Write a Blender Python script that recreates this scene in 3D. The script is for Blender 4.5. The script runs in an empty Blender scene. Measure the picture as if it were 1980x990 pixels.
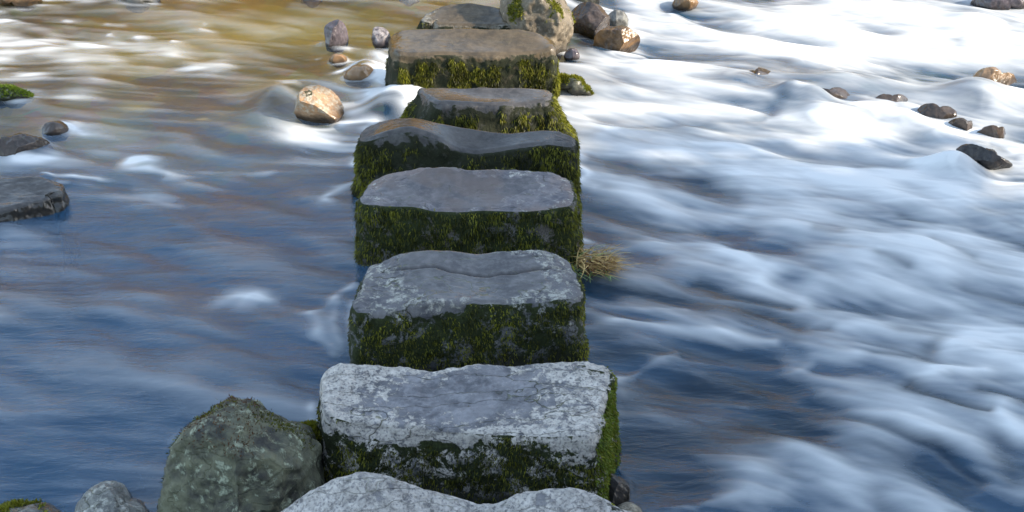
import bpy, math, random
import numpy as np
from mathutils import Vector, noise as mnoise
random.seed(7); RNG = np.random.default_rng(7)
R = math.radians
SC = bpy.context.scene
COL = SC.collection

# ------------------------------------------------------------------ camera
CAMH = 2.25; PITCH = R(25.8); FPX = 2750.0
cam = bpy.data.cameras.new('camera'); cam.lens = 50; cam.sensor_width = 36
cam.clip_start = 0.05; cam.clip_end = 2000
camo = bpy.data.objects.new('camera', cam); COL.objects.link(camo)
camo.location = (0, 0, CAMH); camo.rotation_euler = (R(90) - PITCH, 0, 0)
SC.camera = camo

# ------------------------------------------------------------------ light
SUN_EL, SUN_AZ = R(27), math.atan2(-0.26, 1.0)          # azimuth measured from +x towards +y
sd = Vector((math.cos(SUN_EL) * math.cos(SUN_AZ), math.cos(SUN_EL) * math.sin(SUN_AZ), math.sin(SUN_EL)))
w = bpy.data.worlds.new('World'); SC.world = w; w.use_nodes = True
nt = w.node_tree; bg = nt.nodes['Background']; sky = nt.nodes.new('ShaderNodeTexSky')
sky.sky_type = 'NISHITA'; sky.sun_disc = False; sky.sun_elevation = SUN_EL
sky.sun_rotation = math.atan2(sd.x, sd.y); sky.air_density = 1.0; sky.dust_density = 0.6; sky.ozone_density = 1.2
hs = nt.nodes.new('ShaderNodeHueSaturation'); hs.inputs['Saturation'].default_value = .74; hs.inputs['Hue'].default_value = .490
nt.links.new(sky.outputs[0], hs.inputs['Color']); nt.links.new(hs.outputs[0], bg.inputs[0]); bg.inputs[1].default_value = 0.15
sl = bpy.data.lights.new('sun', 'SUN'); sl.energy = 2.6; sl.angle = R(0.53); sl.color = (1.0, 0.87, 0.70)
so = bpy.data.objects.new('sun', sl); COL.objects.link(so)
so.rotation_euler = (-sd).to_track_quat('-Z', 'Y').to_euler()
SC.view_settings.view_transform = 'Standard'; SC.view_settings.look = 'None'
SC.view_settings.exposure = 1.85; SC.view_settings.gamma = 1.0
SC.render.engine = 'CYCLES'
SC.cycles.max_bounces = 8; SC.cycles.transparent_max_bounces = 12
SC.cycles.use_denoising = True

# ------------------------------------------------------------------ projection helpers
SP, CP = math.sin(PITCH), math.cos(PITCH)
def ray(px, py):
    a = (px - 990) / FPX; b = -(py - 495) / FPX
    return np.array([a, CP + b * SP, -SP + b * CP])
def onz(px, py, z=0.0):
    d = ray(px, py); t = (z - CAMH) / d[2]
    return np.array([0, 0, CAMH]) + d * t
def onY(px, py, Y):
    d = ray(px, py); t = Y / d[1]
    return np.array([0, 0, CAMH]) + d * t
def topx(x, y, z):
    dz = z - CAMH
    f = y * CP - dz * SP; u = y * SP + dz * CP
    return 990 + FPX * x / f, 495 - FPX * u / f

# ------------------------------------------------------------------ noise
def _h(ix, iy, iz, s):
    n = (ix * 374761393 + iy * 668265263 + iz * 2147483647 + s * 974634777) & 0xffffffff
    n = ((n ^ (n >> 13)) * 1274126177) & 0xffffffff
    return ((n ^ (n >> 16)) & 0xffff) / 65535.0
def vnoise(p, s=0):
    p = np.asarray(p, float); i = np.floor(p).astype(np.int64); f = p - i
    f = f * f * f * (f * (f * 6 - 15) + 10)
    r = 0
    for dx in (0, 1):
        wx = f[:, 0] if dx else 1 - f[:, 0]
        for dy in (0, 1):
            wy = f[:, 1] if dy else 1 - f[:, 1]
            for dz in (0, 1):
                wz = f[:, 2] if dz else 1 - f[:, 2]
                r = r + wx * wy * wz * _h(i[:, 0] + dx, i[:, 1] + dy, i[:, 2] + dz, s)
    return r * 2 - 1
def fbm(p, s=0, o=4, lac=2.03, g=0.5):
    r = 0; a = 1; t = 0; p = np.asarray(p, float)
    for k in range(o):
        r = r + a * vnoise(p + 17.3 * k, s + k); t += a; a *= g; p = p * lac
    return r / t
def sstep(a, b, x):
    t = np.clip((x - a) / (b - a), 0, 1); return t * t * (3 - 2 * t)

# ------------------------------------------------------------------ object helpers
def tag(o, label=None, cat=None, group=None, kind=None):
    if label: o['label'] = label
    if cat: o['category'] = cat
    if group: o['group'] = group
    if kind: o['kind'] = kind
    return o
def mesh_obj(name, V, F, mat, parent=None, smooth=True, attrs=None, Q=None):
    me = bpy.data.meshes.new(name)
    V = np.asarray(V, np.float32)
    if Q is None:
        me.from_pydata([tuple(v) for v in V.tolist()], [], F)
    else:                                   # numpy face arrays, all the same size
        n, k = Q.shape
        me.vertices.add(len(V)); me.vertices.foreach_set('co', V.ravel())
        me.loops.add(n * k); me.loops.foreach_set('vertex_index', Q.ravel().astype(np.int32))
        me.polygons.add(n); me.polygons.foreach_set('loop_start', np.arange(0, n * k, k, dtype=np.int32))
        me.polygons.foreach_set('loop_total', np.full(n, k, np.int32))
    if smooth: me.polygons.foreach_set('use_smooth', np.ones(len(me.polygons), bool))
    me.update(calc_edges=True)
    for nm, a in (attrs or {}).items():
        at = me.attributes.new(nm, 'FLOAT', 'POINT'); at.data.foreach_set('value', np.asarray(a, np.float32))
    if mat: me.materials.append(mat)
    o = bpy.data.objects.new(name, me); COL.objects.link(o)
    if parent: o.parent = parent
    return o
def get_vn(me):
    n = len(me.vertices); co = np.empty(n * 3, np.float32); me.vertices.foreach_get('co', co)
    nn = np.empty(n * 3, np.float32); me.vertices.foreach_get('normal', nn)
    return co.reshape(-1, 3).astype(float), nn.reshape(-1, 3).astype(float)
def set_v(me, V):
    me.vertices.foreach_set('co', V.astype(np.float32).ravel()); me.update()
def add_attr(me, nm, a):
    at = me.attributes.new(nm, 'FLOAT', 'POINT'); at.data.foreach_set('value', np.asarray(a, np.float32))

# ------------------------------------------------------------------ node helper
class NT:
    def __init__(s, name):
        s.m = bpy.data.materials.new(name); s.m.use_nodes = True; s.t = s.m.node_tree; s.t.nodes.clear()
        s.out = s.t.nodes.new('ShaderNodeOutputMaterial')
    def n(s, typ, props=None, **ins):
        nd = s.t.nodes.new('ShaderNode' + typ)
        for k, v in (props or {}).items(): setattr(nd, k, v)
        for k, v in ins.items():
            key = int(k[1:]) if k[0] == 'i' and k[1:].isdigit() else k.replace('_', ' ')
            s.set(nd.inputs[key], v)
        return nd
    def set(s, inp, v):
        if isinstance(v, bpy.types.NodeSocket): s.t.links.new(v, inp)
        elif isinstance(v, bpy.types.Node): s.t.links.new(v.outputs[0], inp)
        else:
            if isinstance(v, tuple) and len(v) == 3 and inp.type == 'RGBA': v = v + (1,)
            inp.default_value = v
    def pos(s, scale=(1, 1, 1), rz=0):
        tc = s.n('TexCoord'); mp = s.n('Mapping', Vector=tc.outputs['Object'], Scale=scale, Rotation=(0, 0, rz)); return mp.outputs[0]
    def noise(s, vec, scale, detail=5, rough=.55, dist=0):
        return s.n('TexNoise', Vector=vec, Scale=scale, Detail=detail, Roughness=rough, Distortion=dist).outputs[0]
    def ramp(s, x, a, b):
        return s.n('MapRange', dict(interpolation_type='SMOOTHSTEP'), Value=x, From_Min=a, From_Max=b).outputs[0]
    def math(s, op, a, b=0.0, clamp=False):
        return s.n('Math', dict(operation=op, use_clamp=clamp), i0=a, i1=b).outputs[0]
    def mix(s, f, a, b, mode='MIX'):
        nd = s.t.nodes.new('ShaderNodeMix'); nd.data_type = 'RGBA'; nd.blend_type = mode
        s.set(nd.inputs[0], f); s.set(nd.inputs[6], a); s.set(nd.inputs[7], b); return nd.outputs[2]
    def attr(s, nm): return s.n('Attribute', dict(attribute_name=nm)).outputs['Fac']
    def done(s, sh): s.t.links.new(sh if isinstance(sh, bpy.types.NodeSocket) else sh.outputs[0], s.out.inputs[0]); return s.m

def stone_mat(name, base=(.17, .17, .185), dark=(.06, .06, .07), lich=(.50, .50, .47), lam=.5, mossc=(.016, .021, .006),
              crack=1.0, seed=0.0, rough=.75, warm=None):
    t = NT(name); P = t.pos(); 
    P = t.n('VectorMath', dict(operation='ADD'), i0=P, i1=(seed * 3.1, seed * 1.7, seed)).outputs[0]
    moss = t.attr('moss'); wet = t.attr('wet'); lic = t.attr('lich')
    n1 = t.noise(P, 9, 8, .6); n2 = t.noise(P, 38, 8, .65); n3 = t.noise(P, 150, 4, .6); n4 = t.noise(P, 24, 9, .72, .5)
    c = t.mix(t.ramp(n1, .35, .65), dark, base)
    c = t.mix(t.math('MULTIPLY', t.ramp(n2, .40, .68), .55), c, tuple(min(1, b * 1.55) for b in base))
    if warm: c = t.mix(t.math('MULTIPLY', t.ramp(t.noise(P, 6, 5), .45, .62), .75), c, warm)
    # pale crust lichen: speckled patches
    lx = t.math('ADD', t.math('MULTIPLY', n4, .65), t.math('MULTIPLY', n2, .35))
    lx = t.math('ADD', lx, t.math('MULTIPLY', t.math('SUBTRACT', lic, .5), .34))
    lm = t.ramp(lx, .56 - .09 * lam, .62 - .09 * lam)
    lm = t.math('MULTIPLY', lm, t.ramp(n3, .28, .52))
    lm = t.math('MULTIPLY', lm, t.math('SUBTRACT', 1.0, t.math('MULTIPLY', wet, .93)), True)
    lc = t.mix(t.ramp(n2, .35, .7), tuple(x * .62 for x in lich), lich)
    c = t.mix(t.math('MULTIPLY', lm, .9), c, lc)
    # bedding cracks
    Pc = t.n('Mapping', Vector=P, Scale=(1.3, 9, 9)).outputs[0]
    Pc = t.n('VectorMath', dict(operation='ADD'), i0=Pc, i1=t.n('VectorMath', dict(operation='SCALE'), i0=t.n('TexNoise', Vector=P, Scale=6, Detail=4).outputs[1], Scale=.9).outputs[0]).outputs[0]
    vo = t.n('TexVoronoi', dict(feature='DISTANCE_TO_EDGE'), Vector=Pc, Scale=1.5).outputs[0]
    ck = t.math('SUBTRACT', 1.0, t.ramp(vo, 0.0, .013))
    ck = t.math('MULTIPLY', t.math('MULTIPLY', ck, t.ramp(n1, .30, .52)), crack)
    c = t.mix(t.math('MULTIPLY', ck, .6), c, t.mix(t.ramp(n4, .42, .50), (.028, .028, .024), (.09, .11, .012)))
    # wet stone is darker
    c = t.mix(t.math('MULTIPLY', wet, .40), c, (.05, .042, .035))
    c = t.mix(t.math('MULTIPLY', t.attr('gash'), .85), c, (.02, .02, .022))
    # moss / algae film underneath the tufts
    mm = t.ramp(t.math('ADD', t.attr('film'), t.math('MULTIPLY', t.math('SUBTRACT', n2, .5), .9)), .40, .56)
    spk = t.math('MULTIPLY', t.ramp(t.noise(P, 15, 9, .72, .4), .54 - .05 * lam, .585 - .05 * lam), t.ramp(n3, .3, .55))
    mm = t.math('MULTIPLY', mm, t.math('SUBTRACT', 1.0, t.math('MULTIPLY', spk, min(1, .35 + lam))), True)
    mc = t.mix(t.ramp(n3, .35, .65), mossc, tuple(x * 1.7 for x in mossc))
    c = t.mix(mm, c, mc)
    c = t.mix(t.math('MULTIPLY', t.attr('line'), .75), c, (.012, .011, .009))
    h = t.math('ADD', t.math('MULTIPLY', n2, .5), t.math('MULTIPLY', n3, .22))
    h = t.math('ADD', h, t.math('MULTIPLY', lm, .15)); h = t.math('SUBTRACT', h, t.math('MULTIPLY', ck, .8))
    dry = t.math('SUBTRACT', 1.0, t.math('MULTIPLY', wet, .82))
    bmp = t.n('Bump', Strength=t.math('MULTIPLY', dry, .9), Distance=.012, Height=h)
    ro = t.math('SUBTRACT', rough, t.math('MULTIPLY', wet, rough - .13)); ro = t.math('ADD', ro, t.math('MULTIPLY', mm, .5), True)
    ro = t.math('ADD', ro, t.math('MULTIPLY', t.math('SUBTRACT', n2, .5), .25), True)
    b = t.n('BsdfPrincipled', Base_Color=c, Roughness=ro, Normal=bmp)
    b.inputs['IOR'].default_value = 1.4
    return t.done(b)

def moss_mat(name, lo, hi):
    t = NT(name); v = t.attr('tone')
    c = t.mix(v, lo, hi)
    d = t.n('BsdfDiffuse', Color=c); tr = t.n('BsdfTranslucent', Color=c)
    g = t.n('BsdfGlossy', Color=(.5, .5, .5), Roughness=.45)
    m1 = t.n('MixShader', i0=.25, i1=d.outputs[0], i2=tr.outputs[0])
    return t.done(t.n('MixShader', i0=.03, i1=m1.outputs[0], i2=g.outputs[0]))
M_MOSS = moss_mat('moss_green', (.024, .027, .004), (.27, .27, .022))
M_MOSSB = moss_mat('moss_bright', (.05, .075, .006), (.22, .30, .03))
M_REED = moss_mat('dry_reed', (.12, .05, .025), (.75, .54, .22))
M_GREENB = moss_mat('green_blade', (.10, .16, .05), (.35, .45, .20))
M_RUST = moss_mat('rust_moss', (.04, .018, .008), (.16, .07, .03))

# ------------------------------------------------------------------ tufts grown on a surface
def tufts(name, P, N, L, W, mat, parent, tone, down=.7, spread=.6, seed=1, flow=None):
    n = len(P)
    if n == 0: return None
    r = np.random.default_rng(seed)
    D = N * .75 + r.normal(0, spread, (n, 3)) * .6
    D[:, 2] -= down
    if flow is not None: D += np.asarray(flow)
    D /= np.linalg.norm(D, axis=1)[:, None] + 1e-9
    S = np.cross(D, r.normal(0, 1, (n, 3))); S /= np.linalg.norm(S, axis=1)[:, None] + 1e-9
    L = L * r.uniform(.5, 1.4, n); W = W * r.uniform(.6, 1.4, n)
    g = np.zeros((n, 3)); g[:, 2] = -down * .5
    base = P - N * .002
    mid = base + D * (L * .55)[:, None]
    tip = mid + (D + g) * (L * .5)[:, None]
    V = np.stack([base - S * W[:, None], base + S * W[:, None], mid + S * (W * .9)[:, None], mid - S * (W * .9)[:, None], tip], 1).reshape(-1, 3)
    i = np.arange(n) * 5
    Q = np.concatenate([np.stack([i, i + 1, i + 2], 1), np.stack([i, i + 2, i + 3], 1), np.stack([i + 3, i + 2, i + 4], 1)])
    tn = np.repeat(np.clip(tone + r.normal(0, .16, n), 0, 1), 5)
    return mesh_obj(name, V, None, mat, parent, False, dict(tone=tn), Q)

def scatter(o, key, n, seed=3, thr=.5, extra=None):
    """points on the mesh surface where attribute key is above thr (area weighted)"""
    me = o.data; me.calc_loop_triangles()
    T = np.empty(len(me.loop_triangles) * 3, np.int32); me.loop_triangles.foreach_get('vertices', T); T = T.reshape(-1, 3)
    V, N = get_vn(me)
    a = np.empty(len(V), np.float32); me.attributes[key].data.foreach_get('value', a)
    m = a[T].mean(1)
    A = np.linalg.norm(np.cross(V[T[:, 1]] - V[T[:, 0]], V[T[:, 2]] - V[T[:, 0]]), axis=1)
    wgt = A * sstep(thr - .08, thr + .12, m)
    if extra is not None: wgt = wgt * extra(V[T].mean(1), N[T].mean(1))
    if wgt.sum() < 1e-7: return np.zeros((0, 3)), np.zeros((0, 3)), np.zeros(0)
    r = np.random.default_rng(seed)
    f = r.choice(len(T), n, p=wgt / wgt.sum())
    u = r.random((n, 2)); k = u.sum(1) > 1; u[k] = 1 - u[k]
    w3 = np.stack([1 - u.sum(1), u[:, 0], u[:, 1]], 1)
    P = (V[T[f]] * w3[:, :, None]).sum(1); Nn = (N[T[f]] * w3[:, :, None]).sum(1)
    return P, Nn, m[f]

# ------------------------------------------------------------------ squared stepping stone
def resample(pts, n):
    p = np.array(pts, float); d = np.r_[0, np.cumsum(np.hypot(*np.diff(p[:, :2], axis=0).T))]
    s = np.linspace(0, d[-1], n)
    q = np.stack([np.interp(s, d, p[:, 0]), np.interp(s, d, p[:, 1])], 1)
    k = np.ones(5) / 5
    for c in (0, 1):                      # take the kinks out of the traced edge
        e = np.pad(q[:, c], 2, mode='edge'); e[:2] = 2 * q[0, c] - q[1:3, c][::-1]; e[-2:] = 2 * q[-1, c] - q[-3:-1, c][::-1]
        q[:, c] = np.convolve(e, k, 'valid')
    return q
def block(name, front, back, zt, mat, zb=None, depth=.42, flare=(.10, .18, .10, .05), r=.022, corner=.35, amp=.011, seed=1,
          nu=150, nv=74, dish=0.0, moss=dict(), wet=None, lich=0.5, worn=None, gash=None):
    zb = zt if zb is None else zb
    f0, f1 = onz(*front[0][:2], zt)[1], onz(*front[-1][:2], zt)[1]
    b0, b1 = onz(*back[0][:2], zb)[1], onz(*back[-1][:2], zb)[1]
    F = resample(front, nu + 1); B = resample(back, nu + 1); u = np.linspace(0, 1, nu + 1)
    Fw = np.array([onY(F[i, 0], F[i, 1], f0 + (f1 - f0) * u[i]) for i in range(nu + 1)])
    Bw = np.array([onY(B[i, 0], B[i, 1], b0 + (b1 - b0) * u[i]) for i in range(nu + 1)])
    # grid with rounded corners
    s = np.linspace(-1, 1, nu + 1)[:, None] * np.ones((1, nv + 1)); t = np.linspace(-1, 1, nv + 1)[None, :] * np.ones((nu + 1, 1))
    sr = s * np.sqrt(1 - t * t * .5); tr = t * np.sqrt(1 - s * s * .5)
    wgt = corner * (np.abs(s) ** 4) * (np.abs(t) ** 4) * 1.6
    S = s + (sr - s) * wgt; T = t + (tr - t) * wgt
    uu = (S + 1) / 2; vv = (T + 1) / 2
    fi = uu * nu; i0 = np.clip(np.floor(fi).astype(int), 0, nu - 1); fr = (fi - i0)[..., None]
    PF = Fw[i0] * (1 - fr) + Fw[i0 + 1] * fr; PB = Bw[i0] * (1 - fr) + Bw[i0 + 1] * fr
    G = PF * (1 - vv[..., None]) + PB * vv[..., None]
    G[..., 2] -= dish * np.sin(np.pi * uu) ** 2 * np.sin(np.pi * vv) ** 1
    ctr = G.reshape(-1, 3).mean(0)
    idx = np.arange((nu + 1) * (nv + 1)).reshape(nu + 1, nv + 1)
    V = [G.reshape(-1, 3)]; Fc = []
    a = idx[:-1, :-1].ravel(); b = idx[1:, :-1].ravel(); c = idx[1:, 1:].ravel(); d = idx[:-1, 1:].ravel()
    Fc.append(np.stack([a, b, c, d], 1))
    per = np.concatenate([idx[:-1, 0], idx[-1, :-1], idx[:0:-1, -1], idx[0, :0:-1]])   # front L>R, right, back R>L, left
    Pp = V[0][per]; n = len(per)
    tg = np.roll(Pp, -1, 0) - np.roll(Pp, 1, 0); on = np.stack([tg[:, 1], -tg[:, 0], 0 * tg[:, 0]], 1)
    on /= np.linalg.norm(on, axis=1)[:, None] + 1e-9
    for _ in range(6): on = (np.roll(on, 1, 0) + on + np.roll(on, -1, 0)); on /= np.linalg.norm(on, axis=1)[:, None] + 1e-9
    fl = flare[0] * np.clip(-on[:, 0], 0, 1) + flare[1] * np.clip(on[:, 0], 0, 1) + flare[2] * np.clip(-on[:, 1], 0, 1) + flare[3] * np.clip(on[:, 1], 0, 1)
    K = 52; prev = per; base = len(V[0])
    for k in range(1, K + 1):
        if k <= 6:
            th = k / 6 * math.pi / 2; off = r * math.sin(th) * np.ones(n); dn = r * (1 - math.cos(th)) * np.ones(n)
        else:
            q = (k - 6) / (K - 6); dd = q * (depth - r); off = r + fl * dd; dn = r + dd * np.ones(n)
        Pk = Pp + on * off[:, None]; Pk[:, 2] = Pp[:, 2] - dn
        V.append(Pk); ids = base + (k - 1) * n + np.arange(n)
        Fc.append(np.stack([prev, ids, np.roll(ids, -1), np.roll(prev, -1)], 1)[:, ::-1] if False else np.stack([prev, ids, np.roll(ids, -1), np.roll(prev, -1)], 1)); prev = ids
    V = np.concatenate(V); Q = np.concatenate(Fc)
    o = mesh_obj(name, V, None, mat, None, True, None, Q)
    me = o.data; P, N = get_vn(me)
    side = 1 - sstep(.35, .8, N[:, 2])
    so_ = seed * 13.7
    d1 = fbm(P * 5 + so_, seed, 3) * amp * 1.6 * (0.35 + .65 * side)
    d2 = fbm(P * np.array([10, 24, 26]) + so_, seed + 5, 4) * amp * .8 * (.35 + .65 * side)
    rid = np.abs(fbm(P * np.array([7, 30, 22]) + so_, seed + 9, 3)); d3 = -np.clip(.07 - rid, 0, 1) * amp * 3.0 * (1 - .7 * side)
    d4 = fbm(P * 60 + so_, seed + 14, 2) * amp * .28
    wetv = np.zeros(len(P))
    if wet is not None:
        cu = (P[:, 0] - ctr[0]) / (np.ptp(Pp[:, 0]) / 2); cv = (P[:, 1] - ctr[1]) / (np.ptp(Pp[:, 1]) / 2)
        e = wet[0] - np.sqrt((np.abs(cu - wet[2]) / wet[3]) ** 2.5 + (np.abs(cv) / wet[4]) ** 2.5) + wet[1] * fbm(P * 11 + so_, seed + 21, 4) * .9
        wetv = sstep(0, .22, e) * (1 - side * wet[5])
    P2 = P + N * ((d1 + (d2 + d3 + d4) * (1 - .8 * wetv)))[:, None]
    set_v(me, P2)
    gs = np.zeros(len(P))
    if gash:
        gp = np.array([onz(a_, b_, zt)[:2] for a_, b_ in gash]); e_ = fbm(P * 30, 4, 3) * .006
        gx_ = P[:, 0]; gy_ = np.interp(gx_, gp[:, 0], gp[:, 1]) + e_
        gs = np.exp(-((P[:, 1] - gy_) / .0045) ** 2) * (gx_ > gp[0, 0]) * (gx_ < gp[-1, 0]) * (1 - side)
        P2 = P2 - np.array([0, 0, 1.]) * (gs * .010)[:, None]; set_v(me, P2)
    add_attr(me, 'gash', gs)
    # moss coverage: the sides, a little on the top
    mo = dict(side=.75, top=-.3, right=.9, left=.7, skip=.03, freq=13); mo.update(moss)
    below = (ctr[2] - P[:, 2])
    nz = fbm(P * mo['freq'] + so_ + 40, seed + 31, 5, 2.2, .62) * 1.15
    m = np.where(side > .5, mo['side'], mo['top']) + nz
    m += side * np.clip(N[:, 0], 0, 1) * (mo['right'] - mo['side']) + side * np.clip(-N[:, 0], 0, 1) * (mo['left'] - mo['side'])
    topz = (Pp[:, 2].mean())
    m -= side * (1 - sstep(mo['skip'], mo['skip'] + .04, topz - P[:, 2] + nz * .02)) * .55
    m = np.clip(m, 0, 1)
    V3, N3 = get_vn(me); set_v(me, V3 + N3 * (m * side * (.004 + .010 * np.clip(fbm(P * 26 + 9, seed + 50, 3) + .3, 0, 1)))[:, None])
    add_attr(me, 'line', side * (1 - sstep(.02, .075, P[:, 2] + .035 * fbm(P * 14, 2, 3))))
    wl_ = side * (1 - sstep(.015, .05, P[:, 2] + .02 * fbm(P * 14, 2, 3)))
    add_attr(me, 'moss', m * (1 - wetv)); add_attr(me, 'wet', np.maximum(wetv, wl_))
    li = lich + (1 - sstep(0, .10, topz - P[:, 2])) * .15
    if worn:
        cu = (P[:, 0] - ctr[0] - worn[1]) / worn[2]; cv = (P[:, 1] - ctr[1]) / worn[3]
        li = li - worn[0] * (1 - side) * np.exp(-cu ** 2 - cv ** 2)
    add_attr(me, 'lich', np.clip(li, 0, 1))
    f_ = np.where(side > .5, mo['side'] + .25, -.2) + .5 * nz - side * (1 - sstep(mo['skip'] - .01, mo['skip'] + .03, topz - P[:, 2] + nz * .03)) * .7
    add_attr(me, 'film', np.clip(np.maximum(f_, m * 1.1), 0, 1) * (1 - .6 * wetv))
    return o

def stone_moss(o, n, L=.011, W=.0016, seed=5, down=.75, bright=0.0, flow=None, thr=.5):
    P, N, m = scatter(o, 'moss', n, seed, thr)
    tone = .0 + .66 * sstep(-.35, .55, fbm(P * np.array([22, 22, 14]), seed, 4, 2.2, .65)) * .9 + .25 * np.clip(N[:, 2], 0, 1) + .30 * np.clip(N[:, 0], 0, 1) + bright  # light from the right and above is painted into the tuft tone
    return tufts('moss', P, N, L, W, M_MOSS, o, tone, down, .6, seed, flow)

# ------------------------------------------------------------------ traced boulder with real depth
def rock(name, outline, wl, depthR, mat, seed=1, sub=6, facets=6, fdepth=.16, amp=.02, freq=6, Y=None, wetline=.05, wet=0.0,
         moss=-.4, mosstop=.5, lich=.5, z0=0.0):
    pts = np.array(outline, float)
    cx, cy = (pts[:, 0].min() + pts[:, 0].max()) / 2, (pts[:, 1].min() + pts[:, 1].max()) / 2
    if Y is None: Y = onz(cx, wl, z0)[1] + depthR * .6
    C = onY(cx, cy, Y); fwd = np.array([0, CP, -SP]); up = np.array([0, SP, CP]); rt = np.array([1., 0, 0])
    dep = np.dot(C - np.array([0, 0, CAMH]), fwd); s_ = dep / FPX
    d = pts - [cx, cy]; ang = np.arctan2(-d[:, 1], d[:, 0]); rad = np.hypot(d[:, 0], d[:, 1]) * s_
    k = np.argsort(ang); ang, rad = ang[k], rad[k]
    ang = np.r_[ang - 2 * np.pi, ang, ang + 2 * np.pi]; rad = np.tile(rad, 3)
    import bmesh
    bm = bmesh.new(); bmesh.ops.create_icosphere(bm, subdivisions=sub, radius=1.0)
    me = bpy.data.meshes.new(name); bm.to_mesh(me); bm.free()
    D, _ = get_vn(me); D /= np.linalg.norm(D, axis=1)[:, None]
    a, c, b = D[:, 0], D[:, 1], D[:, 2]
    phi = np.arctan2(b, a); s = np.hypot(a, b)
    fine = np.linspace(-np.pi, np.pi, 181); rr = np.interp(fine, ang, rad)
    kk = np.array([1, 2, 1.]) / 4
    rr = np.convolve(np.r_[rr[-3:-1], rr, rr[1:3]], kk, 'same')[2:-2]
    rf = np.interp(phi, fine, rr)
    s2 = s ** .85
    P = C + (rf * s2 * np.cos(phi))[:, None] * rt + (rf * s2 * np.sin(phi))[:, None] * up + (c * depthR)[:, None] * fwd
    rg = np.random.default_rng(seed)
    for _ in range(facets):
        nrm = np.array([rg.normal(0, .8), -abs(rg.normal(.6, .4)), rg.normal(.35, .6)]); nrm /= np.linalg.norm(nrm)
        h = (P - C) @ nrm; lim = h.max() * (1 - fdepth * rg.uniform(.4, 1.3)); ex = np.clip(h - lim, 0, None)
        P = P - nrm * (ex * .97)[:, None]
    if mat: me.materials.append(mat)
    set_v(me, P); me.polygons.foreach_set('use_smooth', np.ones(len(me.polygons), bool)); me.update()
    V, N = get_vn(me); so_ = seed * 7.3
    sc = rad.mean()
    V2 = V + N * ((fbm(V * freq + so_, seed, 4) * amp + (np.abs(fbm(V * freq * 2.3 + so_, seed + 3, 4)) - .2) * amp * .7 + fbm(V * freq * 8 + so_, seed + 7, 2) * amp * .18))[:, None]
    set_v(me, V2); V, N = get_vn(me)
    up_ = np.clip(N[:, 2], 0, 1)
    m = moss + mosstop * up_ + fbm(V * freq * 1.6 + so_, seed + 11, 4) * .8
    w_ = np.clip(wet + (1 - sstep(wetline * .5, wetline * 1.3, V[:, 2] - z0 + .03 * fbm(V * 12, seed, 3))), 0, 1)
    o = bpy.data.objects.new(name, me); COL.objects.link(o)
    add_attr(me, 'moss', np.clip(m, 0, 1)); add_attr(me, 'film', np.clip(m, 0, 1)); add_attr(me, 'wet', w_); add_attr(me, 'line', 1 - sstep(.004, .035, V[:, 2] - z0 + .02 * fbm(V * 18, seed, 3))); add_attr(me, 'lich', np.full(len(V), lich))
    return o

# ================================================================== SETTING
def zw(x, y):          # mean water level: falls a little below the row of stones
    return -.045 * sstep(.1, .9, x) - .035 * sstep(1.0, 3.0, x)

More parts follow.
